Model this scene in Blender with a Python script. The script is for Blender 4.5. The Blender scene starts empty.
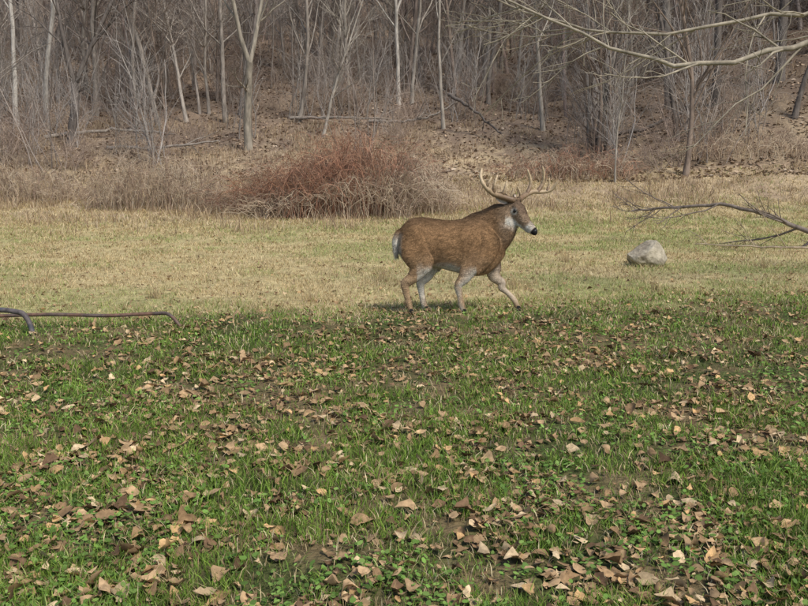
import bpy, bmesh, math, random
import numpy as np
from mathutils import Vector, Matrix, noise
sc=bpy.context.scene
rng=np.random.default_rng(7)

# ------------------------------------------------------------ helpers
def vnoise(x,y,seed=0.):
    xi=np.floor(x);yi=np.floor(y);fx=x-xi;fy=y-yi
    fx=fx*fx*(3-2*fx);fy=fy*fy*(3-2*fy)
    def h(a,b):
        v=np.sin(a*127.1+b*311.7+seed*74.7)*43758.5453
        return v-np.floor(v)
    return (h(xi,yi)*(1-fx)+h(xi+1,yi)*fx)*(1-fy)+(h(xi,yi+1)*(1-fx)+h(xi+1,yi+1)*fx)*fy
def fbm(x,y,seed=0.,o=4):
    x=np.asarray(x,float);y=np.asarray(y,float)
    s=0;a=.5;t=0
    for i in range(o):
        s=s+a*vnoise(x*2**i+i*13.7,y*2**i+i*7.3,seed+i);t+=a;a*=.5
    return s/t
def sstep(a,b,x):
    t=np.clip((x-a)/(b-a),0,1);return t*t*(3-2*t)
def mix(a,b,t): return a*(1-t[...,None])+b*t[...,None]
_py=np.array([-400,9,14.5,20,25,30,35,42,60,80,110,160,400],float)
_pz=np.array([0,0,.04,.16,.36,.85,1.95,3.6,8.5,16,30,46,60],float)
_fy=np.linspace(-400,400,8001);_fz=np.interp(_fy,_py,_pz)
_k=np.hanning(31);_k/=_k.sum();_fz=np.convolve(np.pad(_fz,15,mode='edge'),_k,'valid')
def edge(x): return 8.9+.24*np.clip(x,-6,6)
def H(x,y):
    x=np.asarray(x,float);y=np.asarray(y,float)
    z=np.interp(y,_fy,_fz)
    z=z+.10*np.exp(-((y-edge(x)+.2)/1.5)**2)
    z=z+.035*(fbm(x*.9,y*.9,3.)-.5)
    z=z+.018*(fbm(x*5,y*5,5.,2)-.5)
    z=z+(.12*sstep(12,22,y)+1.6*sstep(34,60,y))*(fbm(x*.16,y*.16,9.)-.5)
    z=z+.28*np.clip(x-9,0,60)*sstep(30,42,y)
    return z
def Hs(x,y): return float(H(x,y))

def mk_mesh(name,V,F,C=None,smooth=False):
    V=np.ascontiguousarray(V,dtype=np.float32);F=np.ascontiguousarray(F,dtype=np.int32)
    me=bpy.data.meshes.new(name);m,k=F.shape
    me.vertices.add(len(V));me.vertices.foreach_set('co',V.ravel())
    me.loops.add(m*k);me.loops.foreach_set('vertex_index',F.ravel())
    me.polygons.add(m);me.polygons.foreach_set('loop_start',np.arange(0,m*k,k,dtype=np.int32))
    me.polygons.foreach_set('loop_total',np.full(m,k,dtype=np.int32))
    me.update(calc_edges=True)
    if C is not None:
        a=me.color_attributes.new('Col','FLOAT_COLOR','POINT')
        c=np.ones((len(V),4),np.float32);c[:,:3]=C;a.data.foreach_set('color',c.ravel())
    if smooth: me.polygons.foreach_set('use_smooth',np.ones(m,bool))
    return me
def mk_obj(name,me,mat=None,parent=None,loc=(0,0,0)):
    o=bpy.data.objects.new(name,me);sc.collection.objects.link(o)
    if mat and me is not None and len(me.materials)==0: me.materials.append(mat)
    if parent: o.parent=parent
    o.location=loc
    return o
def empty(name,loc=(0,0,0)):
    o=bpy.data.objects.new(name,None);sc.collection.objects.link(o);o.location=loc
    o.empty_display_size=.2
    return o

# ------------------------------------------------------------ materials
def mat_attr(name,rough=.8,noise_scale=20,noise_amt=.35,bump=.0,bump_scale=60,transl=0,spec=.2,stretch=None,bdist=.01,det=3):
    m=bpy.data.materials.new(name);m.use_nodes=True;nt=m.node_tree;N=nt.nodes;L=nt.links
    b=N['Principled BSDF'];b.inputs['Roughness'].default_value=rough
    b.inputs['Specular IOR Level'].default_value=spec
    at=N.new('ShaderNodeAttribute');at.attribute_name='Col'
    tc=N.new('ShaderNodeTexCoord');mp=N.new('ShaderNodeMapping')
    if stretch: mp.inputs['Scale'].default_value=stretch
    L.new(tc.outputs['Object'],mp.inputs['Vector'])
    nz=N.new('ShaderNodeTexNoise');nz.inputs['Scale'].default_value=noise_scale;nz.inputs['Detail'].default_value=det
    nz.inputs['Roughness'].default_value=.65
    L.new(mp.outputs['Vector'],nz.inputs['Vector'])
    mr=N.new('ShaderNodeMapRange');mr.inputs['From Min'].default_value=.3;mr.inputs['From Max'].default_value=.7
    mr.inputs['To Min'].default_value=1-noise_amt;mr.inputs['To Max'].default_value=1+noise_amt
    L.new(nz.outputs['Fac'],mr.inputs['Value'])
    vm=N.new('ShaderNodeVectorMath');vm.operation='SCALE'
    L.new(at.outputs['Color'],vm.inputs[0]);L.new(mr.outputs['Result'],vm.inputs['Scale'])
    L.new(vm.outputs['Vector'],b.inputs['Base Color'])
    if bump>0:
        n2=N.new('ShaderNodeTexNoise');n2.inputs['Scale'].default_value=bump_scale;n2.inputs['Detail'].default_value=3
        L.new(mp.outputs['Vector'],n2.inputs['Vector'])
        bp=N.new('ShaderNodeBump');bp.inputs['Strength'].default_value=bump;bp.inputs['Distance'].default_value=bdist
        L.new(n2.outputs['Fac'],bp.inputs['Height']);L.new(bp.outputs['Normal'],b.inputs['Normal'])
    if transl>0:
        t=N.new('ShaderNodeBsdfTranslucent');L.new(vm.outputs['Vector'],t.inputs['Color'])
        mx=N.new('ShaderNodeMixShader');mx.inputs['Fac'].default_value=transl
        L.new(b.outputs[0],mx.inputs[1]);L.new(t.outputs[0],mx.inputs[2])
        L.new(mx.outputs[0],N['Material Output'].inputs['Surface'])
    return m
M_ground=mat_attr('ground_soil',.95,9,.4,.8,30,0,.1,bdist=.04,det=6)
M_grass=mat_attr('grass_blades',.65,3,.2,transl=.25,spec=.2)
M_leaf=mat_attr('dead_leaves',.8,45,.3,spec=.12)
M_bark=mat_attr('bark',.9,7,.45,.6,14,0,.1,stretch=(1,1,.25),bdist=.02)
M_twig=mat_attr('dry_canes',.85,6,.2,spec=.1)
M_fur=mat_attr('deer_fur',.9,34,.30,.7,90,0,.06,stretch=(.4,1,1.0),bdist=.008,det=5)
M_rock=mat_attr('limestone',.9,7,.35,.9,14,0,.15,bdist=.04,det=6)
M_antler=mat_attr('antler_bone',.5,30,.25,.3,60,0,.4,bdist=.003)
M_metal=mat_attr('rusty_metal',.65,22,.4,.3,60,0,.4,bdist=.004)
def plain(name,c,r,spec=.5):
    m=bpy.data.materials.new(name);m.use_nodes=True;b=m.node_tree.nodes['Principled BSDF']
    b.inputs['Base Color'].default_value=(*c,1);b.inputs['Roughness'].default_value=r;b.inputs['Specular IOR Level'].default_value=spec
    return m
M_eye=plain('deer_eye',(.01,.007,.005),.08)
M_nose=plain('deer_nose_hoof',(.014,.013,.013),.4)

# ------------------------------------------------------------ ground
def axis(lo,hi,d0,d1,step,gr):
    a=list(np.arange(d0,d1+1e-6,step));s=step
    v=d1
    while v<hi: s*=gr;v+=s;a.append(v)
    s=step;v=d0
    while v>lo: s*=gr;v-=s;a.insert(0,v)
    return np.array(a)
X=axis(-320,320,-5.5,5.5,.07,1.035);Y=axis(-120,400,2,11,.07,1.022)
gx,gy=np.meshgrid(X,Y);gz=H(gx,gy)
V=np.stack([gx,gy,gz],-1).reshape(-1,3)
nx,ny=len(X),len(Y)
ii=(np.arange(ny-1)[:,None]*nx+np.arange(nx-1)[None]).ravel()
F=np.stack([ii,ii+1,ii+nx+1,ii+nx],1)
def greenness(x,y):
    n1=fbm(x*1.3,y*1.3,21.);n2=fbm(x*.3,y*.5,31.)
    g=sstep(.38,.62,n1*.45+n2*.55)*(.75+.25*sstep(-3,4,x))
    return g*(1-sstep(20,28,y-.45*np.clip(x,-4,20)-1))
def colour_ground(x,y):
    n1=fbm(x*1.3,y*1.3,21.);n3=fbm(x*6,y*6,41.,3);n4=fbm(x*2.2,y*2.2,45.,3)
    lawn=mix(np.array([.07,.08,.027]),np.array([.17,.125,.065]),sstep(.42,.62,n3*.5+n1*.5))
    mead=mix(np.array([.50,.40,.205]),np.array([.28,.29,.11]),greenness(x,y)*.75)
    mead=mead*(0.64+.42*n3+.30*n4)[...,None]
    forest=mix(np.array([.275,.205,.145]),np.array([.175,.125,.092]),sstep(.35,.65,n1*.5+n3*.5))
    forest=forest*(1-.25*sstep(6,14,x)*sstep(30,40,y))[...,None]  # shade of the right hillside painted into the floor colour
    t=sstep(-.5,.7,y-edge(x)+(n1-.5)*2)
    c=mix(lawn,mead,t)
    ty=mix(np.array([.48,.37,.225]),np.array([.32,.235,.155]),sstep(.4,.6,n3*.4+n1*.6))
    c=mix(c,ty,sstep(22,29,y+(n1-.5)*6-.25*np.clip(x,0,20)))
    c=mix(c,forest,sstep(30,41,y+(n1-.5)*8-4*np.exp(-((x-1)/7)**2)))
    return c
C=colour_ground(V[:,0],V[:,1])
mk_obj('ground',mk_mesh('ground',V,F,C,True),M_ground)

# ------------------------------------------------------------ grass blades
def blades(name,x,y,h,w,col,mat,lean=.5,zoff=-.005):
    n=len(x);z=H(x,y)+zoff
    a=rng.uniform(0,2*np.pi,n);la=rng.uniform(0,2*np.pi,n);l=rng.uniform(.1,1,n)*lean*h
    dx=np.cos(a)*w/2;dy=np.sin(a)*w/2
    lx=np.cos(la)*l;ly=np.sin(la)*l
    P=np.zeros((n,5,3))
    P[:,0]=np.stack([x-dx,y-dy,z],1);P[:,1]=np.stack([x+dx,y+dy,z],1)
    P[:,2]=np.stack([x-dx*.8+lx*.35,y-dy*.8+ly*.35,z+h*.6],1);P[:,3]=np.stack([x+dx*.8+lx*.35,y+dy*.8+ly*.35,z+h*.6],1)
    P[:,4]=np.stack([x+lx,y+ly,z+h],1)
    f=np.array([[0,1,3],[0,3,2],[2,3,4]])
    F=(np.arange(n)[:,None,None]*5+f[None]).reshape(-1,3)
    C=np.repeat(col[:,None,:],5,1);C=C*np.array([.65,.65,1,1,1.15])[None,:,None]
    return mk_obj(name,mk_mesh(name,P.reshape(-1,3),F,C.reshape(-1,3)),mat)
def sample_wedge(n,y0,y1,pw,marg=.8,k=.53):
    u=rng.random(n);e=1-pw
    y=(y0**e+u*(y1**e-y0**e))**(1/e)
    x=rng.uniform(-1,1,n)*(k*y+marg)
    return x,y
def pick(cols,w,n):
    cols=np.array(cols);w=np.array(w,float);w/=w.sum()
    return cols[rng.choice(len(cols),n,p=w)]*rng.uniform(.7,1.3,(n,1))
GREEN=[[.18,.29,.04],[.25,.355,.06],[.12,.20,.033],[.30,.35,.11]]
STRAW=[[.58,.45,.25],[.45,.34,.17],[.66,.55,.34],[.32,.23,.12]]
n=250000
x,y=sample_wedge(n,2.1,11.5,.8)
d=fbm(x*1.1,y*1.1,51.)*.45+fbm(x*4,y*4,52.,2)*.55
keep=(rng.random(n)<np.clip((d-.31)*4.2,.08,1))&(y<edge(x)+rng.normal(0,.7,n)+.3)
x,y,d=x[keep],y[keep],d[keep];n=len(x)
g=pick(GREEN,[3,2,3,1],n);s=pick(STRAW,[1,1,1,1],n)
t=(rng.random(n)<.12+.42*sstep(.55,.38,d)+.16*sstep(5,9,y))[:,None]
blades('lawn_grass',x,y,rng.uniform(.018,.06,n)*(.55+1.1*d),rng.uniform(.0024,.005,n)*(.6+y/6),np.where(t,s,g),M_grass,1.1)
n=56000
x,y=sample_wedge(n,2.1,10.5,.97)
d=fbm(x*1.7,y*1.7,61.)*.6+fbm(x*6,y*6,62.,2)*.4
keep=(rng.random(n)<sstep(.40,.60,d))&(y<edge(x)+.2)
x,y=x[keep],y[keep];n=len(x)
z=H(x,y)+rng.uniform(.006,.04,n);r=rng.uniform(.005,.014,n)
a=rng.uniform(0,2*np.pi,n)
nrm=np.stack([rng.normal(0,.4,n),rng.normal(0,.4,n),np.ones(n)],1);nrm/=np.linalg.norm(nrm,axis=1)[:,None]
u=np.cross(nrm,np.stack([np.cos(a),np.sin(a),np.zeros(n)],1));u/=np.linalg.norm(u,axis=1)[:,None];v=np.cross(nrm,u)
P=np.zeros((n,6,3));ce=np.stack([x,y,z],1)
for k in range(6):
    th=k/6*2*np.pi;P[:,k]=ce+(u*np.cos(th)*1.25+v*np.sin(th)*.8)*r[:,None]
F=np.arange(n*6).reshape(n,6)
c=pick([[.16,.28,.055],[.22,.34,.08],[.11,.19,.04]],[2,1.3,1.5],n)
mk_obj('lawn_weeds',mk_mesh('lawn_weeds',P.reshape(-1,3),F,np.repeat(c,6,0)),M_grass)
# meadow
n=270000
x,y=sample_wedge(n,8.0,34,.35,1.5)
q4=fbm(x*2.2,y*2.2,45.,3)
keep=(y>edge(x)+rng.normal(0,.5,n)-.2)&(rng.random(n)<.35+1.3*sstep(.35,.65,q4));x,y=x[keep],y[keep];n=len(x)
t=(rng.random(n)<greenness(x,y)*.52+.04)[:,None]
g=pick([[.26,.33,.09],[.32,.38,.12],[.38,.38,.15]],[1,1,1],n);s=pick(STRAW,[2,2,1,1],n)
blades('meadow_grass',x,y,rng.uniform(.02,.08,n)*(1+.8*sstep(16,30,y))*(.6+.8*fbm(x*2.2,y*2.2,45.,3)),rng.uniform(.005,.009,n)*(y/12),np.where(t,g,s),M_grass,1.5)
n=80000
x=rng.uniform(-20,20,n);y=rng.uniform(21,46,n)
d=fbm(x*.5,y*.5,71.)+.22*sstep(24,30,y)-.16*sstep(34,46,y)-.14*sstep(1,10,x)
keep=rng.random(n)<sstep(.50,.75,d);x,y=x[keep],y[keep];n=len(x)
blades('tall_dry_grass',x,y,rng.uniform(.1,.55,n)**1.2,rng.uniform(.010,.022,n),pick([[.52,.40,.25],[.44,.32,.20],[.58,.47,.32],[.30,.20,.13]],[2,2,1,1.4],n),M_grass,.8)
tx=[];ty=[]
for (cx,cy) in [(-1.15,10.2),(-3.1,10.6),(1.5,11.5),(-5.2,12.2),(3.2,10.8),(-.3,12.4),(6.0,14.2),(2.9,15.2)]:
    tx+=list(rng.normal(cx,.05,60));ty+=list(rng.normal(cy,.05,60))
tx=np.array(tx);ty=np.array(ty)
blades('dry_grass_tufts',tx,ty,rng.uniform(.08,.28,len(tx)),np.full(len(tx),.006),pick([[.56,.44,.26],[.46,.34,.18]],[1,1],len(tx)),M_grass,.7)

# ------------------------------------------------------------ leaves
def leaves(name,x,y,size,zlo,zhi,cols,w):
    n=len(x)
    nu,nv=7,5
    prof=np.array([.06,.55,.88,1.0,.85,.55,.05])
    uu=np.array([-1,-.72,-.36,0,.36,.72,1.0])
    L=size/2;wd=size*rng.uniform(.24,.42,n)
    P=np.zeros((n,nu,nv,3))
    cl=rng.normal(.1,.32,n);cc=rng.normal(.3,.4,n);tw=rng.normal(0,.35,n);bend=rng.normal(0,.25,n)
    for i in range(nu):
        jag=rng.uniform(.68,1.22,(n,2))
        for j,sv in enumerate((-1,-.5,0,.5,1)):
            jj=jag[:,0 if sv<0 else 1] if abs(sv)==1 else .97
            ww=wd*prof[i]*sv*jj
            lx=L*uu[i]+(rng.normal(0,.07,n)*L if abs(sv)==1 else 0);ly=ww+bend*L*uu[i]**2
            lz=cl*L*.8*uu[i]**2+cc*(ww**2)/(wd+1e-6)*1.1+tw*uu[i]*ww
            P[:,i,j]=np.stack([lx,ly,lz],1)
    yaw=rng.uniform(0,2*np.pi,n);pt=rng.normal(0,.24,n);rl=rng.normal(0,.3,n)
    px,py_,pz=P[...,0],P[...,1],P[...,2]
    def e(a):return a[:,None,None]
    y1=py_*np.cos(e(rl))-pz*np.sin(e(rl));z1=py_*np.sin(e(rl))+pz*np.cos(e(rl))
    x2=px*np.cos(e(pt))+z1*np.sin(e(pt));z2=-px*np.sin(e(pt))+z1*np.cos(e(pt))
    x3=x2*np.cos(e(yaw))-y1*np.sin(e(yaw));y3=x2*np.sin(e(yaw))+y1*np.cos(e(yaw))
    zb=z2.reshape(n,-1).min(1)
    z0=H(x,y)+rng.uniform(zlo,zhi,n)-zb*.8
    Q=np.stack([x3+e(x),y3+e(y),z2+e(z0)],-1)
    f=[]
    for i in range(nu-1):
        for j in range(nv-1):
            a=i*nv+j;f.append([a,a+1,a+nv+1,a+nv])
    F=(np.arange(n)[:,None,None]*nu*nv+np.array(f)[None]).reshape(-1,4)
    c=pick(cols,w,n)
    Cc=np.repeat(c[:,None],nu*nv,1)*rng.uniform(.85,1.15,(n,nu*nv,1))
    return mk_obj(name,mk_mesh(name,Q.reshape(-1,3),F,Cc.reshape(-1,3),True),M_leaf)
LC=[[.36,.24,.13],[.26,.165,.085],[.48,.355,.21],[.15,.09,.05],[.42,.265,.125]]
n=27000
x,y=sample_wedge(n,2.1,11.2,.5,.8)
d=fbm(x*.9,y*.9,81.)*.5+fbm(x*3,y*3,82.,2)*.5
keep=(rng.random(n)<.20+.80*sstep(.38,.62,d))&(y<edge(x)+.3+rng.normal(0,.35,n));x,y=x[keep],y[keep]
leaves('fallen_leaves',x,y,np.clip(rng.gamma(6,.0068,len(x))+.010,.02,.105),.002,.026,LC,[4,4,1.5,2.8,1.8])
n=2600;x,y=sample_wedge(n,9,26,.6,1)
keep=y>edge(x);x,y=x[keep],y[keep]
leaves('fallen_leaves',x,y,rng.uniform(.04,.08,len(x)),.0,.02,LC,[4,4,1,3,1])
n=24000;x=rng.uniform(-32,34,n);y=33+rng.random(n)**1.4*36
leaves('leaf_litter',x,y,rng.uniform(.12,.22,n),.0,.04,[[.36,.265,.18],[.29,.205,.14],[.21,.145,.10],[.44,.35,.26]],[3,3,2,1.5])

# ------------------------------------------------------------ woody plants
def tubes(P,R,s,col):
    N,n,_=P.shape
    T=np.gradient(P,axis=1);T/=np.linalg.norm(T,axis=2)[...,None]+1e-9
    D=P[:,-1]-P[:,0];ax=np.argmin(np.abs(D),axis=1);ref=np.eye(3)[ax][:,None,:]
    U=np.cross(T,np.broadcast_to(ref,T.shape));U/=np.linalg.norm(U,axis=2)[...,None]+1e-9
    W=np.cross(T,U)
    th=np.arange(s)/s*2*np.pi
    V=P[:,:,None,:]+R[:,:,None,None]*(U[:,:,None,:]*np.cos(th)[None,None,:,None]+W[:,:,None,:]*np.sin(th)[None,None,:,None])
    i=np.arange(n-1)[:,None]*s;j=np.arange(s)[None];jn=(j+1)%s
    q=np.stack([i+j,i+jn,i+s+jn,i+s+j],-1).reshape(-1,4)
    F=(np.arange(N)[:,None,None]*n*s+q[None]).reshape(-1,4)
    C=np.broadcast_to(col[:,None,:],(N,n*s,3)).reshape(-1,3)
    return V.reshape(-1,3),F,C
def norm(a): return a/(np.linalg.norm(a,axis=-1)[...,None]+1e-9)
def walk(r,p0,d,L,n,wander,up):
    N=len(p0);P=np.zeros((N,n,3));P[:,0]=p0;st=(L/(n-1))[:,None]
    for i in range(1,n):
        d=norm(d+r.normal(0,wander,(N,3))+np.array([0,0,up]))
        P[:,i]=P[:,i-1]+d*st
    return P
def grow(r,P,R,k,t0,t1,a0,a1,lf,n,wander,up,rf=.55,rmin=.004,tip=.3,lenfall=.5):
    N,m,_=P.shape
    L=np.linalg.norm(P[:,1:]-P[:,:-1],axis=2).sum(1)
    idx=np.repeat(np.arange(N),k);t=r.uniform(t0,t1,len(idx));f=t*(m-1);i=np.minimum(f.astype(int),m-2);w=(f-i)[:,None]
    pos=P[idx,i]*(1-w)+P[idx,i+1]*w;tan=norm(P[idx,i+1]-P[idx,i]);rr=R[idx,i]*(1-w[:,0])+R[idx,i+1]*w[:,0]
    perp=norm(np.cross(tan,r.normal(0,1,(len(idx),3))));a=r.uniform(a0,a1,len(idx))[:,None]
    d=norm(tan*np.cos(a)+perp*np.sin(a))
    ln=L[idx]*lf*r.uniform(.55,1.25,len(idx))*(1-lenfall*(t-t0)/(t1-t0+1e-6))
    Q=walk(r,pos,d,ln,n,wander,up)
    r0=np.maximum(rr*rf,rmin)
    RR=r0[:,None]*np.linspace(1,tip,n)[None];RR=np.maximum(RR,rmin*.7)
    return Q,RR
def assemble(name,parts,smooth=True):
    Vs=[];Fs=[];Cs=[];o=0
    for (V,F,C) in parts: Vs.append(V);Fs.append(F+o);Cs.append(C);o+=len(V)
    return mk_mesh(name,np.concatenate(Vs),np.concatenate(Fs),np.concatenate(Cs),smooth)
def tree_mesh(seed,h,r0,col,lean=(0,0),fork=None,k1=18,k2=6,k3=5,t0=.3,ang=(.45,1.0),wander=.05,l1=.38,twig=.008,rough_tw=.12,up=.05,twcol=None,lowb=3,spread=.38):
    r=np.random.default_rng(seed);col=np.array(col,float)
    d=norm(np.array([[lean[0],lean[1],1.]]))
    n=14
    hh=h if fork is None else h*fork
    P=walk(r,np.array([[0,0,-.25]]),d,np.array([hh]),n,wander,.02)
    taper=.22 if fork is None else .75
    R=(r0*np.linspace(1,taper,n))[None].copy();R[0,0]*=1.45;R[0,1]*=1.08
    parts=[tubes(P,R,9,col[None])]
    if fork is not None:
        K=3 if seed%2 else 2
        dd=norm(np.array([[math.cos(a)*spread,math.sin(a)*.2,1.] for a in (np.arange(K)*2*math.pi/K+(seed%7)*.1+.2)]))
        p=np.repeat(P[:,-1]-np.array([[0,0,.1]]),K,0)
        LP=walk(r,p,dd,np.full(K,h*(1-fork))*r.uniform(.85,1.1,K),12,wander*1.3,.03)
        LR=(R[0,-1]*.72)*np.linspace(1,.12,12)[None]*np.ones((K,1))
        parts.append(tubes(LP,LR,7,np.repeat(col[None],K,0)))
        B,BR,tb=LP,LR,.08
        kk=k1//K
        q,qr=grow(r,P,R,lowb,.55,.98,.6,1.1,.5,7,rough_tw,up,.35,.012)
        parts.append(tubes(q,qr,5,np.repeat(col[None],len(q),0)))
        ext=(q,qr)
    else: B,BR,tb,kk,ext=P,R,t0,k1,None
    A,AR=grow(r,B,BR,kk,tb,.98,ang[0],ang[1],l1 if fork is None else l1*1.15,7,rough_tw,up,.5,.012)
    parts.append(tubes(A,AR,5,np.repeat(col[None],len(A),0)))
    if ext is not None: A=np.concatenate([A,ext[0]]);AR=np.concatenate([AR,ext[1]])
    tc=np.array(twcol if twcol is not None else col*.85)
    A2,A2R=grow(r,A,AR,k2,.15,1,.35,.95,.5,5,rough_tw*1.2,up,.55,twig)
    parts.append(tubes(A2,A2R,4,np.repeat(tc[None],len(A2),0)))
    A3,A3R=grow(r,A2,A2R,k3,.1,1,.3,.9,.55,4,rough_tw*1.3,up,.6,twig*.75)
    parts.append(tubes(A3,A3R,3,np.repeat(tc[None],len(A3),0)))
    return assemble('tree',parts)
GREYP=(.33,.29,.24);GREY=(.25,.215,.18);DARK=(.13,.11,.095);PALE=(.44,.40,.345);BRN=(.21,.16,.125);REDB=(.27,.19,.155)
T=[(-7.0,39,17,.20,(.27,.235,.185),.01,.24,24,4,(.4,.9)),
   (-15.2,39.5,15,.22,DARK,-.02,.22,26,6,(.4,.9)),
   (-19.6,44,17,.13,PALE,-.03,None,18,12,(.4,.8)),
   (-17.7,43,18,.13,PALE,.01,None,16,13,(.4,.8)),
   (-12.7,45,16,.15,GREY,-.10,.4,22,14,(.4,.9)),
   (-13.6,44,15,.12,GREY,.12,None,18,15,(.4,.9)),
   (-9.4,46,16,.13,GREY,-.06,None,18,16,(.4,.9)),
   (-5.6,46,15,.12,GREY,.16,None,18,17,(.4,.9)),
   (-4.0,42,9,.08,GREYP,.35,None,16,18,(.4,.9)),
   (-3.1,50,15,.12,GREYP,-.03,None,18,19,(.4,.9)),
   (-.3,50,18,.12,PALE,-.01,None,15,20,(.3,.7)),
   (.45,50.5,18,.11,GREYP,.01,None,15,21,(.3,.7)),
   (2.0,44,14,.09,GREYP,.02,None,18,22,(.4,.9)),
   (3.0,48,14,.12,BRN,-.08,None,18,23,(.4,.9)),
   (6.9,43,15,.11,GREYP,-.16,None,18,24,(.4,.9)),
   (5.0,52,16,.14,GREY,.05,.4,20,25,(.4,.9)),
   (8.1,33,7.5,.04,GREYP,.0,None,14,26,(.4,.8)),
   (10.9,33.5,12,.11,BRN,.07,None,20,27,(.4,.9)),
   (13.4,44,18,.22,GREY,-.02,.45,22,28,(.4,.9)),
   (15.0,42,18,.20,DARK,.0,None,22,29,(.4,.9)),
   (18.4,43,19,.24,DARK,-.03,.5,22,30,(.4,.9)),
   (12.0,38,14,.11,DARK,-.12,None,18,31,(.4,.9)),
   (17.0,38,13,.12,DARK,.14,None,18,32,(.4,.9)),
   (-18.5,38,10,.09,GREY,.12,None,18,33,(.4,.9)),
   (-10.8,40,9,.06,BRN,-.12,None,18,34,(.4,.9)),
   (-16.6,47,17,.14,GREY,.04,None,18,35,(.4,.9)),
   (9.6,46,17,.15,GREY,.08,.4,20,36,(.4,.9)),
   ]
for (tx_,ty_,h,r0,c,lx,fk,k1,sd,ang) in T:
    me=tree_mesh(sd,h,r0,c,(lx,-.02),fk,k1=k1,ang=ang,t0=.22,twig=.009,lowb=1 if sd==4 else 3,spread=.30 if sd==4 else .38)
    mk_obj('bare_tree',me,M_bark,loc=(tx_,ty_,Hs(tx_,ty_)))
cl=[]
r=np.random.default_rng(91)
N=11
b=np.stack([r.normal(0,.35,N),r.normal(0,.3,N),np.full(N,-.2)],1);dd=norm(np.stack([r.normal(-.02,.13,N),r.normal(0,.12,N),np.ones(N)],1))
P=walk(r,b,dd,r.uniform(8,15,N),12,.05,.03);R=r.uniform(.06,.13,N)[:,None]*np.linspace(1,.2,12)[None]
colr=np.array([DARK,BRN,GREY])[r.integers(0,3,N)]
cl.append(tubes(P,R,7,colr))
A,AR=grow(r,P,R,12,.1,.98,.4,1,.28,6,.14,.04,.5,.012);cl.append(tubes(A,AR,4,np.repeat(np.array([BRN]),len(A),0)))
A2,A2R=grow(r,A,AR,6,.1,1,.3,.9,.5,4,.15,.03,.5,.008);cl.append(tubes(A2,A2R,3,np.repeat(np.array([BRN]),len(A2),0)))
me=assemble('clump',cl);mk_obj('multi_stem_tree',me,M_bark,loc=(8.4,37,Hs(8.4,37)))
var=[]
cols=[GREY,GREYP,BRN,(.17,.14,.12),GREY,(.30,.26,.22),REDB,GREYP]
for i in range(8):
    cg=np.array(cols[i])*.75+np.array([.11,.095,.085])  # distance haze painted in: bark, then twigs, blended towards pale grey
    var.append(tree_mesh(200+i,14+i%3*2,.08+.022*(i%4),cg,(.05*((i%3)-1),0),None if i%3 else .45,k1=22,k2=7,k3=4,t0=.15,twig=.014,twcol=cg*.85+np.array([.065,.052,.047])))
for v in var: v.materials.append(M_bark)
forest=empty('bare_forest')
r=np.random.default_rng(17)
for i in range(430):
    y_=46+r.random()**1.1*62;x_=r.uniform(-1,1)*(y_*.53+3)
    if y_<54 and -8<x_<8: y_+=8
    v=var[r.integers(0,8)]
    if x_>y_*.18 and r.random()<.5: v=var[[0,2,3,6][r.integers(0,4)]]
    o=mk_obj('forest_tree',v,parent=forest,loc=(x_,y_,Hs(x_,y_)-.1));s=r.uniform(.6,1.15)
    o.scale=(s,s,s*r.uniform(.9,1.15));o.rotation_euler=(r.normal(0,.06),r.normal(0,.08),r.uniform(0,6.28))
for i in range(60):
    sd=-1 if i%2 else 1;y_=r.uniform(32,60);x_=sd*r.uniform(26,60)
    o=mk_obj('forest_tree',var[r.integers(0,8)],parent=forest,loc=(x_,y_,Hs(x_,y_)-.1));o.rotation_euler=(0,0,r.uniform(0,6.28))

def shrub_mesh(seed,N,h,spread,col,rad=.012,k=6,k2=4,arch=-.03,base=.3):
    r=np.random.default_rng(seed);col=np.array(col)
    b=np.stack([r.normal(0,base,N),r.normal(0,base,N),np.full(N,-.05)],1)
    dd=norm(np.stack([r.normal(0,spread,N),r.normal(0,spread,N),np.ones(N)],1))
    P=walk(r,b,dd,h*r.uniform(.5,1.1,N),7,.12,arch);R=rad*r.uniform(.6,1.2,N)[:,None]*np.linspace(1,.4,7)[None]
    cc=lambda m:(col[None]*r.uniform(.7,1.3,(m,1)))
    parts=[tubes(P,R,4,cc(N))]
    A,AR=grow(r,P,R,k,.2,1,.3,1,.45,4,.16,arch,.6,.006);parts.append(tubes(A,AR,3,cc(len(A))))
    if k2:
        A2,A2R=grow(r,A,AR,k2,.2,1,.3,1,.45,3,.16,arch,.6,.005);parts.append(tubes(A2,A2R,3,cc(len(A2))))
    return assemble('shrub',parts)
sv=[shrub_mesh(300,12,3.2,.35,(.33,.25,.20),.018),shrub_mesh(301,16,2.2,.5,(.39,.30,.235),.014),
    shrub_mesh(302,8,4.5,.25,(.31,.26,.22),.025),shrub_mesh(303,20,1.6,.6,(.43,.34,.255),.012),
    shrub_mesh(304,6,6,.2,(.36,.32,.285),.03,k=9,k2=5),shrub_mesh(305,3,6.5,.12,(.30,.265,.23),.035,k=10,k2=4)]
for v in sv: v.materials.append(M_twig)
ub=empty('underbrush')
for i in range(700):
    y_=34+r.random()**1.0*48;x_=r.uniform(-1,1)*(y_*.53+2)
    if fbm(x_*.25,y_*.25,99.)<.38 and y_<50: continue
    if y_<37 and abs(x_-4)<4: continue
    if y_<44 and -9.5<x_<6 and r.random()<.72: continue
    if y_<41 and -9<x_<-4.5: continue
    v=sv[r.integers(0,6)]
    o=mk_obj('sapling',v,parent=ub,loc=(x_,y_,Hs(x_,y_)-.05));s=r.uniform(.6,1.25);o.scale=(s,s,s);o.rotation_euler=(0,0,r.uniform(0,6.28))

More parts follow.
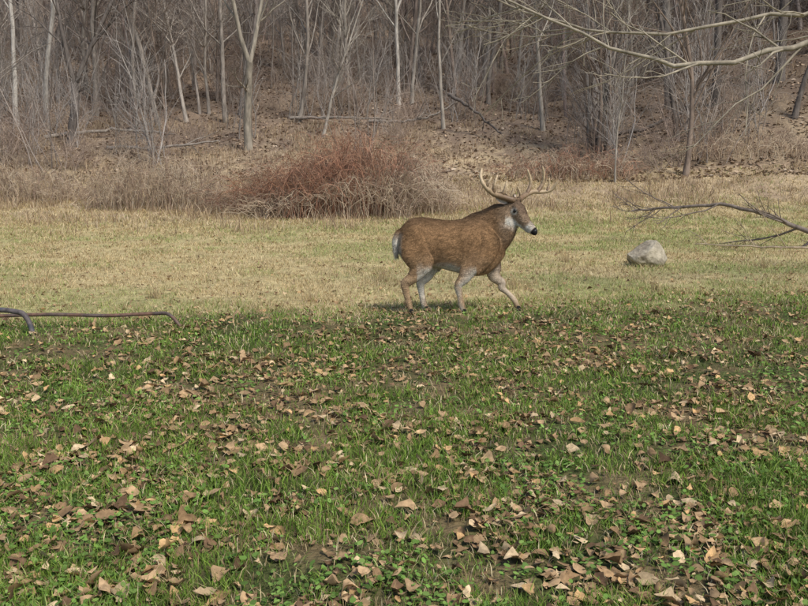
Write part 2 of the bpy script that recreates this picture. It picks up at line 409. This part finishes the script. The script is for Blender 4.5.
def bramble(seed,N,w,dep,h,cols,rad=.007,name='bramble_thicket',loc=(0,0),arch=1.,skew=0.,low=None):
    r=np.random.default_rng(seed)
    n=9
    bx=r.uniform(-1,1,N)*w*.5;by=r.uniform(-1,1,N)*dep*.5
    xs=bx/(w*.5)
    env=np.sqrt(np.clip(1-(bx/(w*.52))**2,.05,1))*np.sqrt(np.clip(1-(by/(dep*.55))**2,.1,1))
    env=env*(1+skew*xs)/(1+abs(skew)*.35)*(.8+.4*fbm(bx*1.6+seed,by*1.6,4.,2))
    top=h*env*r.uniform(.4,1.08,N);reach=r.uniform(.3,1.6,N)*arch;th=r.uniform(0,2*np.pi,N)
    t=np.linspace(0,1,n)[None]
    Px=bx[:,None]+np.cos(th)[:,None]*reach[:,None]*t*1.2;Py=by[:,None]+np.sin(th)[:,None]*reach[:,None]*t*.6
    end=r.uniform(.1,.9,N)[:,None]
    Pz=top[:,None]*(np.sin(np.pi*t**.8*(.5+.45*end)))
    P=np.stack([Px,Py,Pz],-1)+r.normal(0,.035,(N,n,3));P[:,0,2]=-.1
    R=rad*r.uniform(.6,1.4,N)[:,None]*np.linspace(1,.5,n)[None]
    c=np.array(cols)[r.integers(0,len(cols),N)]*r.uniform(.75,1.3,(N,1))
    if low is not None:
        lc=np.array(low)[r.integers(0,len(low),N)]*r.uniform(.8,1.2,(N,1))
        c=np.where((top<h*.40*(1+.5*xs))[:,None],lc,c)
    parts=[tubes(P,R,3,c)]
    A,AR=grow(r,P,R,4,.25,1,.3,1.1,.25,4,.2,-.03,.7,.005)
    parts.append(tubes(A,AR,3,np.repeat(c,4,0)*r.uniform(.8,1.2,(len(A),1))))
    me=assemble(name,parts);o=mk_obj(name,me,M_twig,loc=(loc[0],loc[1],Hs(*loc)));return o
RED=[(.40,.205,.13),(.31,.165,.11),(.43,.26,.17),(.22,.14,.10)];TAN=[(.48,.37,.26),(.40,.30,.21),(.54,.44,.32),(.30,.21,.155)]
bramble(401,1400,4.6,2.6,2.6,RED,.009,loc=(-2.1,26.5),skew=.35,low=TAN)
bramble(402,350,2.4,1.5,1.3,RED+TAN,.008,loc=(-4.4,27))
bramble(403,450,2.6,1.8,2.1,TAN,.008,'dry_weed_thicket',loc=(.3,27.2),arch=.5,skew=-.3)
bramble(404,600,4.4,1.8,1.7,TAN,.008,'dry_weed_thicket',loc=(-8.0,27.8),arch=.5)
bramble(405,420,4.5,1.6,1.3,TAN,.008,'dry_weed_thicket',loc=(-13.2,29.5),arch=.5)
bramble(406,400,5,2,1.2,TAN+RED,.009,'dry_weed_thicket',loc=(6.5,34),arch=.7)
bramble(407,350,6,2,1.1,TAN,.009,'dry_weed_thicket',loc=(-1.5,33),arch=.7)
bramble(408,350,6,2,1.2,TAN,.009,'dry_weed_thicket',loc=(14.0,35),arch=.7)

def limb(name,pts,rad,seed,col,loc,k=8,k2=5,lf=.4,mat=M_bark,up=.0,rmin=.006,angs=(.4,1.1),tip=.35,wig=.03):
    r=np.random.default_rng(seed);p=np.array(pts,float)
    m=22;s=np.linspace(0,len(p)-1,m);i=np.minimum(s.astype(int),len(p)-2);w=s-i
    pp=np.vstack([2*p[0]-p[1],p,2*p[-1]-p[-2]])
    a,b_,c_,d_=pp[i],pp[i+1],pp[i+2],pp[i+3];w=w[:,None]
    Q=.5*((2*b_)+(-a+c_)*w+(2*a-5*b_+4*c_-d_)*w**2+(-a+3*b_-3*c_+d_)*w**3)
    Q[1:]+=r.normal(0,wig,(m-1,3))*rad*10
    P=Q[None];R=(rad*np.linspace(1,tip,m))[None];col=np.array(col)
    parts=[tubes(P,R,8,col[None])]
    A,AR=grow(r,P,R,k,.15,1,angs[0],angs[1],lf,6,.14,up,.5,rmin*1.5);parts.append(tubes(A,AR,5,np.repeat(col[None],len(A),0)))
    if k2:
        A2,A2R=grow(r,A,AR,k2,.15,1,.3,.9,.45,4,.15,up,.6,rmin);parts.append(tubes(A2,A2R,3,np.repeat(col[None]*.9,len(A2),0)))
    return mk_obj(name,assemble(name,parts),mat,loc=loc)
def gl(name,pl,rad,seed,col,**k):
    x0,y0=pl[0][:2];z0=Hs(x0,y0)
    pts=[(x-x0,y-y0,Hs(x,y)-z0+dz) for (x,y,dz) in pl]
    return limb(name,pts,rad,seed,col,(x0,y0,z0),**k)
gl('fallen_branch',[(9.6,17.4,.05),(8.6,17.8,.30),(7.6,18.3,.70),(6.8,18.8,.88),(5.9,19.3,.80),(5.2,19.6,.72)],.06,501,(.18,.145,.12),k=14,k2=6,lf=.35,rmin=.008,up=.04)
gl('fallen_branch',[(9.8,16.6,.05),(8.4,16.9,.08),(7.0,17.2,.10),(6.0,17.6,.12)],.03,502,(.33,.26,.18),k=8,k2=4,lf=.3,rmin=.006)
gl('fallen_log',[(-13,38,.3),(-10.5,37.5,.4),(-8,37.4,.7)],.09,503,GREY,k=6,lf=.4)
gl('fallen_log',[(2.2,43,1.8),(3.4,42,1.2),(4.6,41,.3)],.10,504,DARK,k=4,lf=.3)
gl('fallen_log',[(-1.8,45,.2),(.8,44,.5),(3,44,1.4)],.09,505,GREY,k=5,lf=.3)
gl('fallen_log',[(-17,41,.2),(-14,42,.4),(-11,42,.2)],.10,506,GREY,k=5,lf=.3)
gl('fallen_log',[(9,41,.2),(12,40,.5),(15,41,1.5)],.12,507,DARK,k=5,lf=.3)
gl('fallen_log',[(-6,46,.2),(-3,45,.4),(-.5,45.5,.2)],.09,508,GREY,k=5,lf=.3)

# overhanging tree standing right of the frame, its limbs reach in
ot=empty('overhanging_tree',(9.8,10.9,Hs(9.8,10.9)))
me=tree_mesh(61,12,.20,(.27,.23,.18),(.04,.0),.42,k1=8,k2=4,k3=3,twig=.006,l1=.24)
mk_obj('trunk',me,M_bark,parent=ot)
ocol=(.31,.265,.195)
def olimb(nm,pts,rad,seed,**k):
    b=ot.location;f=1.47
    o=limb(nm,[(p[0]*f-b.x,p[1]*f-b.y,1.45+(p[2]-1.45)*f-b.z) for p in pts],rad*f,seed,ocol,(0,0,0),**k);o.parent=ot
olimb('limb_1',[(6.65,7.4,3.1),(5.3,7.3,3.0),(4.2,7.2,2.78),(3.55,7.1,2.66),(3.0,7.0,2.47),(2.3,6.9,2.35),(1.8,6.9,2.42),(1.3,6.9,2.66),(.6,6.9,2.95)],.036,601,k=18,k2=7,lf=.22,rmin=.006,tip=.2,wig=.06,up=-.01)
olimb('limb_2',[(6.7,7.4,3.7),(5.2,7.6,3.35),(4.0,7.6,3.05),(3.0,7.6,2.85),(2.0,7.6,2.72),(1.3,7.7,2.85),(.7,7.8,3.1)],.026,602,k=16,k2=7,lf=.24,rmin=.006,tip=.2,wig=.07,up=-.01)
olimb('limb_3',[(6.7,7.4,4.2),(5.0,7.0,3.9),(3.4,6.8,3.4),(2.2,6.8,3.1),(1.2,6.8,3.15)],.026,603,k=16,k2=7,lf=.25,rmin=.006,tip=.2,wig=.07,up=-.02)

# ------------------------------------------------------------ rock
def rock(name,loc,sx,sy,sz,seed):
    bm=bmesh.new();bmesh.ops.create_icosphere(bm,subdivisions=5,radius=1)
    rr=random.Random(seed);pl=[(Vector((rr.gauss(0,1),rr.gauss(0,1),rr.gauss(0,.8))).normalized(),rr.uniform(.62,.85)) for _ in range(12)]
    pl.append((Vector((-.35,-.2,.9)).normalized(),.62));pl.append((Vector((.8,-.5,.35)).normalized(),.66))
    for v in bm.verts:
        p=v.co.copy()
        for (nn,dd_) in pl:
            e=p.dot(nn)-dd_
            if e>0: p-=nn*e*.92
        p+=p.normalized()*(.07*noise.fractal(p*2.2+Vector((seed,0,0)),1,2,5))
        v.co=Vector((p.x*sx,p.y*sy,p.z*sz))
    me=bpy.data.meshes.new(name);bm.to_mesh(me);bm.free()
    n=len(me.vertices);co=np.zeros(n*3);me.vertices.foreach_get('co',co);co=co.reshape(-1,3)
    c=mix(np.array([.38,.33,.245]),np.array([.25,.21,.155]),sstep(.4,.6,fbm(co[:,0]*7,co[:,2]*7+co[:,1]*5,5.)))
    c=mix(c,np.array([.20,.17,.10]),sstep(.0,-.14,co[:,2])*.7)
    a=me.color_attributes.new('Col','FLOAT_COLOR','POINT');cc=np.ones((n,4));cc[:,:3]=c;a.data.foreach_set('color',cc.astype(np.float32).ravel())
    me.polygons.foreach_set('use_smooth',np.ones(len(me.polygons),bool))
    return mk_obj(name,me,M_rock,loc=loc)
rock('boulder',(4.15,14.6,Hs(4.15,14.6)+.14),.38,.30,.33,4)

# ------------------------------------------------------------ rusty pipes
def catm(p,m):
    p=np.array(p,float);s=np.linspace(0,len(p)-1,m);i=np.minimum(s.astype(int),len(p)-2);w=(s-i)[:,None]
    pp=np.vstack([2*p[0]-p[1],p,2*p[-1]-p[-2]]);a,b,c,d=pp[i],pp[i+1],pp[i+2],pp[i+3]
    return .5*((2*b)+(-a+c)*w+(2*a-5*b+4*c-d)*w**2+(-a+3*b-3*c+d)*w**3)
def pipe(name,pl,rad,c1,c2):
    x0,y0=pl[0][:2];z0=Hs(x0,y0)
    q=catm([(x-x0,y-y0,z-z0) for (x,y,z) in pl],50)
    R=np.full((1,50),rad)
    V,F,C=tubes(q[None],R,12,np.array([c1]))
    nn=fbm(V[:,0]*9,V[:,2]*20+V[:,1]*7,77.);C=mix(np.array(c1),np.array(c2),sstep(.4,.6,nn))
    me=mk_mesh(name,V,F,C,True)
    bm=bmesh.new();bm.from_mesh(me);bmesh.ops.holes_fill(bm,edges=[e for e in bm.edges if e.is_boundary]);bm.to_mesh(me);bm.free()
    mk_obj(name,me,M_metal,loc=(x0,y0,z0))
pipe('bent_metal_pipe',[(-5.6,8.3,.10),(-4.6,7.95,.27),(-3.8,7.75,.30),(-3.52,7.65,.295),(-3.43,7.62,.265),(-3.36,7.59,.14),(-3.32,7.56,-.15)],.024,(.07,.07,.078),(.11,.09,.085))
pipe('rusty_metal_rod',[(-4.4,7.9,.19),(-3.4,7.9,.23),(-2.8,7.9,.22),(-2.35,7.9,.24),(-2.2,7.88,.235),(-2.08,7.85,.12)],.017,(.15,.08,.055),(.09,.065,.055))

# ------------------------------------------------------------ deer
deer=empty('white_tailed_deer')
VV=[];FF=[];off=[0]
def add(V,F):
    VV.append(V);FF.extend([[a+off[0] for a in f] for f in F]);off[0]+=len(V)
def loft(rings,ns=20):
    m=len(rings);V=[];F=[]
    for (c,a,b) in rings:
        for k in range(ns):
            t=2*math.pi*k/ns;V.append(np.array(c)+np.array(a)*math.cos(t)+np.array(b)*math.sin(t))
    for i in range(m-1):
        for k in range(ns):
            k2=(k+1)%ns;F.append([i*ns+k,i*ns+k2,(i+1)*ns+k2,(i+1)*ns+k])
    V.append(np.array(rings[0][0],float));V.append(np.array(rings[-1][0],float))
    for k in range(ns):
        F.append([m*ns,(k+1)%ns,k]);F.append([m*ns+1,(m-1)*ns+k,(m-1)*ns+(k+1)%ns])
    add(np.array(V,float),F)
def tubeY(pts,sub=5,lat=(0,1,0),Mx=None):
    p=np.array(pts,float);m=(len(p)-1)*sub+1
    q=catm(p,m);q[:,3:]=np.maximum(q[:,3:],.004)
    T=norm(np.gradient(q[:,:3],axis=0));lat=np.array(lat,float);rings=[]
    ext=[]
    for (i,sg) in ((0,-1),(-1,1)):
        ext.append([(q[i,:3]+T[i]*sg*q[i,4]*s,c_) for s,c_ in ((.5,.87),(.85,.5),(.97,.2))])
    def ring(c,t,a,b):
        n=norm(np.cross(t,lat));l=norm(np.cross(n,t));return (c,l*a,n*b)
    for c,sc_ in reversed(ext[0]): rings.append(ring(c,T[0],q[0,3]*sc_,q[0,4]*sc_))
    for i in range(m): rings.append(ring(q[i,:3],T[i],q[i,3],q[i,4]))
    for c,sc_ in ext[1]: rings.append(ring(c,T[-1],q[-1,3]*sc_,q[-1,4]*sc_))
    if Mx is not None:
        rings=[(np.array(Mx@Vector(c)),np.array(Mx.to_3x3()@Vector(a)),np.array(Mx.to_3x3()@Vector(b))) for c,a,b in rings]
    loft(rings)
TR=np.array([(-.57,.80,.66,.04),(-.545,.865,.58,.085),(-.50,.92,.52,.115),(-.43,.965,.48,.135),(-.31,.975,.49,.142),(-.17,.955,.465,.152),
 (-.03,.945,.43,.162),(.10,.965,.39,.162),(.22,1.01,.375,.15),(.31,1.03,.39,.135),(.39,1.015,.44,.115),(.46,.985,.51,.092),(.515,.94,.59,.06)])
q=catm(TR,50);rings=[]
for (x_,zt,zb,hw) in q: rings.append(((x_,0,(zt+zb)/2),(0,hw,0),(0,0,(zt-zb)/2)))
loft(rings,28)
tubeY([(.22,0,.83,.10,.19),(.32,0,.855,.105,.195),(.41,-.005,.895,.108,.195),(.48,-.012,.95,.104,.185),(.53,-.02,1.0,.092,.16),(.565,-.028,1.042,.075,.115)])
tubeY([(.38,0,.60,.07,.07),(.46,0,.70,.08,.08),(.52,-.01,.80,.085,.085),(.55,-.02,.90,.078,.085)])
for s in (-1,1):
    tubeY([(.25,s*.045,.94,.035,.06),(.30,s*.09,.83,.052,.085),(.35,s*.115,.71,.056,.10),(.30,s*.122,.59,.055,.095),(.22,s*.114,.48,.045,.075)])
    tubeY([(-.33,s*.065,.89,.055,.07),(-.40,s*.098,.79,.066,.13),(-.41,s*.112,.67,.068,.145),(-.38,s*.116,.57,.064,.125),(-.33,s*.11,.49,.05,.09)])
def hind(y,st,hk,fl,toe):
    tubeY([(-.41,y,.66,.075,.14),(st[0]-.03,y*1.05,st[1]+.06,.068,.125),(st[0]-.055,y*1.03,st[1]-.02,.057,.098),
           ((st[0]*.45+hk[0]*.55),y,(st[1]*.45+hk[1]*.55),.045,.064),(hk[0]+.008,y*.95,hk[1]+.02,.035,.051),(hk[0]+.003,y*.95,hk[1]-.025,.030,.041),
           ((hk[0]+fl[0])/2,y*.93,(hk[1]+fl[1])/2,.025,.032),(fl[0],y*.92,fl[1]+.015,.028,.032),((fl[0]+toe[0])/2,y*.92,.045,.024,.027),(toe[0]-.01,y*.92,.03,.026,.029)])
def fore(y,el,kn,fl,toe):
    tubeY([(.29,y*.95,.62,.06,.10),(el[0]+.03,y,el[1]+.05,.056,.098),(el[0]*.55+kn[0]*.45,y*.95,el[1]*.55+kn[1]*.45,.045,.064),
           (kn[0],y*.9,kn[1]+.03,.036,.043),(kn[0],y*.9,kn[1]-.025,.031,.037),((kn[0]+fl[0])/2,y*.88,(kn[1]+fl[1])/2,.025,.029),
           (fl[0],y*.88,fl[1]+.01,.028,.032),((fl[0]+toe[0])/2,y*.88,(fl[1]+toe[1])/2,.024,.027),(toe[0]-.01,y*.88,toe[1]+.03,.026,.029)])
hind(-.10,(-.31,.48),(-.505,.295),(-.465,.09),(-.43,0))
hind(.10,(-.20,.47),(-.345,.29),(-.315,.085),(-.27,0))
fore(-.11,(.14,.45),(.04,.27),(.07,.09),(.11,0))
fore(.11,(.36,.44),(.50,.27),(.635,.10),(.685,.01))
tubeY([(-.53,0,.845,.035,.03),(-.575,0,.80,.045,.03),(-.597,0,.72,.052,.028),(-.592,0,.63,.045,.022),(-.585,0,.57,.02,.012)])
Mh=Matrix.Translation((.58,-.03,1.075))@Matrix.Rotation(math.radians(-36),4,'Z')@Matrix.Rotation(math.radians(37),4,'Y')@Matrix.Diagonal((1.05,1.18,1.18,1))
tubeY([(-.055,0,-.01,.05,.055),(0,0,0,.064,.072),(.05,0,.004,.068,.076),(.10,0,-.003,.060,.070),(.15,0,-.014,.046,.058),(.21,0,-.024,.037,.047),(.27,0,-.03,.034,.041),(.31,0,-.032,.033,.037),(.335,0,-.034,.026,.028)],Mx=Mh)
tubeY([(-.03,0,-.05,.045,.045),(.05,0,-.066,.044,.035),(.12,0,-.066,.034,.028),(.20,0,-.062,.024,.02),(.28,0,-.06,.022,.016)],Mx=Mh)
for s in (-1,1):
    tubeY([(.03,s*.045,.045,.018,.018),(.07,s*.055,.04,.018,.016),(.105,s*.048,.025,.014,.013)],Mx=Mh)
    tubeY([(-.005,s*.03,.055,.022,.022),(-.01,s*.036,.085,.020,.020)],Mx=Mh)
V=np.concatenate(VV)
me=bpy.data.meshes.new('body_src');me.from_pydata(V.tolist(),[],FF)
tmp=bpy.data.objects.new('tmp_body',me);sc.collection.objects.link(tmp)
bm=bmesh.new();bm.from_mesh(me);bmesh.ops.recalc_face_normals(bm,faces=bm.faces);bm.to_mesh(me);bm.free()
rm=tmp.modifiers.new('r','REMESH');rm.mode='VOXEL';rm.voxel_size=.0085
sm=tmp.modifiers.new('s','SMOOTH');sm.factor=.5;sm.iterations=5
bpy.context.view_layer.update()
dg=bpy.context.evaluated_depsgraph_get()
body=bpy.data.meshes.new_from_object(tmp.evaluated_get(dg));body.name='body'
bpy.data.objects.remove(tmp)
n=len(body.vertices);co=np.zeros(n*3,np.float32);body.vertices.foreach_get('co',co);co=co.reshape(-1,3).astype(float)
no=np.zeros(n*3,np.float32);body.vertices.foreach_get('normal',no);no=no.reshape(-1,3)
Mi=np.array(Mh.inverted());hl=co@Mi[:3,:3].T+Mi[:3,3]
x_,y_,z_=co.T
nz=fbm(x_*9+y_*5,z_*9-y_*4,7.,3)-.5
nf2=fbm(x_*40+y_*20,z_*40-y_*20,8.,3)-.5
jx=x_+nz*.07+nf2*.03;jz=z_+nz*.07+nf2*.03
BR=np.array([.25,.148,.075]);DK=np.array([.145,.09,.052]);WH=np.array([.62,.56,.47]);TN=np.array([.37,.245,.14]);GB=np.array([.20,.14,.09])
c=np.repeat(BR[None],n,0)*(1+.9*nz[:,None]+.5*nf2[:,None])
c=mix(c,DK,sstep(.82,1.0,jz)*.75*(x_<.5))
c=mix(c,TN,sstep(.66,.50,jz)*.5)
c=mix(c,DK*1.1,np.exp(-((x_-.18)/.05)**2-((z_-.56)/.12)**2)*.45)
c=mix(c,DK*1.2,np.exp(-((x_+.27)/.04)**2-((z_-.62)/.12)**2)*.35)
c=mix(c,GB,sstep(.36,.50,jx)*sstep(.62,.8,z_)*.75)
leg=sstep(.42,.34,z_)
c=mix(c,np.array([.34,.235,.14])*(1+.6*nz[:,None]),leg*.8)
belly=sstep(.54,.46,jz)*(np.abs(x_+.08)<.30)*sstep(.25,-.5,no[:,2]);c=mix(c,WH,belly*.85)
inner=sstep(.55,.45,jz)*sstep(.2,.8,-np.sign(y_)*no[:,1])*sstep(.02,.2,z_)
inner=inner*(np.abs(y_)>.03);c=mix(c,WH*.95,inner*np.where(x_>0,.42,.9))
c=mix(c,WH,sstep(-.52,-.58,jx)*sstep(.48,.56,z_)*sstep(.85,.74,z_)*.85)
c=mix(c,WH,sstep(-.36,-.44,x_)*sstep(.075,.04,np.abs(y_))*sstep(.68,.6,z_)*sstep(.36,.44,z_)*.85)
tailc=((x_<-.575)&(np.abs(y_)<.022)&(z_>.62))*.5;c=mix(c,BR,tailc)
hx,hy,hz=hl.T
hzj=hz+nf2*.03;hxj=hx+nf2*.03
inh=sstep(-.06,.03,hx)*sstep(-.14,-.09,hz)*(z_>.78)*(x_>.5)
c=mix(c,np.array([.27,.19,.125]),inh*.9)
c=mix(c,np.array([.14,.095,.065]),inh*sstep(.015,.05,hz)*sstep(-.02,.02,hx)*sstep(.2,.12,hx)*.75)
dist=lambda a,b,cc,r:sstep(r,r*.45,np.sqrt((hx-a)**2+(np.abs(hy)-b)**2+(hz-cc)**2))
c=mix(c,WH*.9,dist(.068,.066,.010,.042)*.85)
c=mix(c,np.array([.03,.02,.015]),dist(.068,.068,.012,.022))
c=mix(c,WH,inh*sstep(-.04,-.07,hzj)*sstep(.02,.08,hxj))
c=mix(c,WH*.95,sstep(.22,.26,hxj)*sstep(.32,.30,hx)*inh*(.5+.5*sstep(.01,-.03,hz)))
c=mix(c,np.array([.018,.016,.016]),sstep(.304,.316,hx)*(hz>-.055)*inh)
thr=sstep(.095,.02,np.sqrt(((hxj-.04)*.75)**2+hy**2*.5+(hzj+.14)**2));c=mix(c,WH,thr*.95)
c=mix(c,np.array([.02,.018,.016]),sstep(.034,.024,z_)*(z_<.04))
c=np.clip(c,.01,.9)
a=body.color_attributes.new('Col','FLOAT_COLOR','POINT');cc=np.ones((n,4),np.float32);cc[:,:3]=c;a.data.foreach_set('color',cc.ravel())
body.polygons.foreach_set('use_smooth',np.ones(len(body.polygons),bool))
body.materials.clear();mk_obj('body',body,M_fur,parent=deer)
body.calc_loop_triangles();tri=np.zeros(len(body.loop_triangles)*3,np.int32);body.loop_triangles.foreach_get('vertices',tri);tri=tri.reshape(-1,3)
ar=np.linalg.norm(np.cross(co[tri[:,1]]-co[tri[:,0]],co[tri[:,2]]-co[tri[:,0]]),axis=1)
NF=130000;ti=rng.choice(len(tri),NF,p=ar/ar.sum());b=rng.dirichlet((1,1,1),NF)
pf=(co[tri[ti]]*b[...,None]).sum(1);nf=norm((no[tri[ti]]*b[...,None]).sum(1));cf=(c[tri[ti]]*b[...,None]).sum(1)
hlf=pf@Mi[:3,:3].T+Mi[:3,3]
flow=np.array([-.75,0,-.65])+rng.normal(0,.28,(NF,3));flow=flow-nf*(flow*nf).sum(1)[:,None];flow=norm(flow)
neck=sstep(.36,.46,pf[:,0])*sstep(.6,.7,pf[:,2])
ln=rng.uniform(.012,.030,NF)*(1+.5*neck)*np.where(pf[:,2]<.42,.45,1)*np.where((hlf[:,0]>0.0)&(hlf[:,2]>-.12),.4,1)
ln=np.where((pf[:,0]<-.55)&(pf[:,2]>.5),rng.uniform(.02,.05,NF),ln)
tip=pf+(flow*.9+nf*.30)*ln[:,None];sd=norm(np.cross(flow,nf))*rng.uniform(.0012,.0025,NF)[:,None]
keep=(pf[:,2]>.035)&~((hlf[:,0]>.29)&(pf[:,0]>.5))
P=np.stack([pf-sd,pf+sd,tip],1)[keep];cfk=cf[keep]*rng.uniform(.45,1.65,(keep.sum(),1))
mk_obj('fur',mk_mesh('fur',P.reshape(-1,3),np.arange(len(P)*3).reshape(-1,3),np.repeat(np.clip(cfk,0,.7),3,0)),M_fur,parent=deer)
def sph(name,loc,rad,mat,sc_=(1,1,1),Mx=None):
    bm=bmesh.new();bmesh.ops.create_uvsphere(bm,u_segments=16,v_segments=10,radius=rad);
    me=bpy.data.meshes.new(name)
    for v in bm.verts:
        v.co=Vector((v.co.x*sc_[0],v.co.y*sc_[1],v.co.z*sc_[2]))+Vector(loc)
        if Mx is not None: v.co=Mx@v.co
    bm.to_mesh(me);bm.free();me.polygons.foreach_set('use_smooth',np.ones(len(me.polygons),bool));mk_obj(name,me,mat,parent=deer)
for s,nm in ((-1,'eye_right'),(1,'eye_left')): sph(nm,(.07,s*.056,.012),.0175,M_eye,Mx=Mh)
sph('nose',(.332,0,-.024),.026,M_nose,(.65,1.05,.85),Mx=Mh)
def hoof(name,x,y,z,pitch=0):
    bm=bmesh.new()
    for s in (-1,1):
        pts=[(-.028,.0),(.042,.0),(.024,.026),(.008,.054),(-.024,.054)]
        lo=[bm.verts.new((px_,s*.003,pz_)) for px_,pz_ in pts]
        hi=[bm.verts.new((px_*(.9),s*.028,pz_)) for px_,pz_ in pts]
        bm.faces.new(lo);bm.faces.new(hi[::-1])
        for k in range(5): bm.faces.new([lo[k],lo[(k+1)%5],hi[(k+1)%5],hi[k]])
    bmesh.ops.recalc_face_normals(bm,faces=bm.faces)
    bmesh.ops.bevel(bm,geom=bm.edges[:],offset=.003,segments=2,affect='EDGES')
    me=bpy.data.meshes.new(name);bm.to_mesh(me);bm.free();o=mk_obj(name,me,M_nose,parent=deer,loc=(x,y,z));o.rotation_euler=(0,pitch,0)
hoof('hoof_hind_right',-.435,-.092,.0);hoof('hoof_hind_left',-.275,.092,0);hoof('hoof_fore_right',.105,-.097,0);hoof('hoof_fore_left',.68,.097,.005)
def ear(name,base,d,L,w,openv):
    d=Vector(d).normalized();o_=(Vector(openv)-d*Vector(openv).dot(d)).normalized();s=d.cross(o_)
    nu,nv=12,9;V=[];C=[]
    for side in (0,1):
        for i in range(nu):
            t=i/(nu-1);ww=w*max(.03,math.sin(math.pi*min(1,(t*.86+.14)))**.75)*(1 if t>.15 else .8)
            for j in range(nv):
                a=(j/(nv-1)-.5)*2*1.15
                p=Vector(base)+d*(L*t)+s*(ww*math.sin(a))-o_*(ww*.75*math.cos(a)*(1-.35*t))-o_*(.0+(.005 if side else 0))
                V.append(p[:])
                edgec=abs(a)/1.15
                if side==0: cc_=[.50,.42,.34] if edgec<.8 else [.24,.16,.10]
                else: cc_=[.25,.165,.10]
                if t>.93: cc_=[.10,.07,.05]
                C.append(cc_)
    F=[]
    for side in (0,1):
        for i in range(nu-1):
            for j in range(nv-1):
                a=side*nu*nv+i*nv+j;F.append([a,a+1,a+nv+1,a+nv])
    mk_obj(name,mk_mesh(name,np.array(V),np.array(F),np.array(C),True),M_fur,parent=deer)
bR=Mh@Vector((-.03,-.055,.045));bL=Mh@Vector((-.03,.055,.045))
ear('ear_right',bR,(-.88,-.42,.42),.20,.06,(.4,-.85,.0))
ear('ear_left',bL,(.10,.85,.38),.17,.05,(.7,-.3,.1))
def antler(name,curves):
    parts=[]
    for pts,ra,rb in curves:
        m=22;q=catm(pts,m);t=np.linspace(0,1,m);R=(ra+(rb-ra)*t**1.2)*1.7;R[-1]=.0015;R[-2]*=.8
        R=R*(1+.07*np.sin(t*40+len(pts)))
        V,F,C=tubes(q[None],R[None],9,np.array([[.40,.27,.15]]))
        tt=np.repeat(t,9);C=mix(np.array([.17,.105,.06]),np.array([.48,.36,.22]),sstep(0,.8,tt));parts.append((V,F,C))
    mk_obj(name,assemble(name,parts),M_antler,parent=deer)
def px(a,b,y): return ((a-455)/100,y,(312-b)/100)
pR=Mh@Vector((-.008,-.036,.07));pL=Mh@Vector((-.008,.036,.07))
antler('antler_right',[
 ([pR[:],px(500,193,-.12),px(491,190,-.18),px(483,183,-.22),px(479,174,-.20),px(481,165,-.15)],.018,.008),
 ([px(501,194,-.115),px(504,186,-.13),px(506,177,-.12)],.012,.005),
 ([px(492,190,-.18),px(493,181,-.20),px(496,172,-.17)],.012,.005),
 ([px(484,185,-.215),px(487,179,-.23),px(490,174,-.22)],.010,.004),
 ([px(506,197,-.09),px(511,192,-.11),px(513,185,-.11)],.010,.004)])
antler('antler_left',[
 ([pL[:],px(526,193,.07),px(535,189,.13),px(546,189,.17),px(555,187,.16),px(561,178,.12)],.018,.008),
 ([px(529,191,.09),px(533,182,.12),px(532,174,.11),px(529,166,.09)],.013,.006),
 ([px(541,189,.15),px(546,181,.18),px(547,172,.16),px(545,163,.13)],.013,.006),
 ([px(551,188,.165),px(553,182,.18),px(553,175,.17)],.010,.004),
 ([px(522,196,.04),px(521,190,.02),px(518,183,.0)],.010,.004)])
dx,dy=.53,8.95
zz=min(Hs(dx-.43,dy-.1),Hs(dx+.11,dy-.1),Hs(dx+.68,dy+.1))
deer.location=(dx,dy,zz-.002);deer.scale=(1.03,1.03,1.03)

# ------------------------------------------------------------ light
s=Vector((.42,-.52,.80)).normalized()
sl=bpy.data.lights.new('sun','SUN');sl.energy=3.8;sl.angle=math.radians(16);sl.color=(1,.95,.87)
so=bpy.data.objects.new('sun',sl);sc.collection.objects.link(so);so.rotation_euler=s.to_track_quat('Z','Y').to_euler()
w=bpy.data.worlds.new('World');sc.world=w;w.use_nodes=True;nt=w.node_tree
sk=nt.nodes.new('ShaderNodeTexSky');sk.sky_type='NISHITA';sk.sun_disc=False
sk.sun_elevation=math.asin(s.z);sk.sun_rotation=math.atan2(s.x,s.y)
bg=nt.nodes['Background'];bg.inputs['Strength'].default_value=.15;nt.links.new(sk.outputs[0],bg.inputs[0])
sc.view_settings.view_transform='Standard';sc.view_settings.look='None';sc.view_settings.exposure=0
cam=bpy.data.cameras.new('camera');co_=bpy.data.objects.new('camera',cam);sc.collection.objects.link(co_)
cam.lens=38;cam.sensor_width=36;cam.clip_end=1000;cam.clip_start=.05
co_.location=(0,0,1.45);co_.rotation_euler=(math.radians(82),0,0);sc.camera=co_
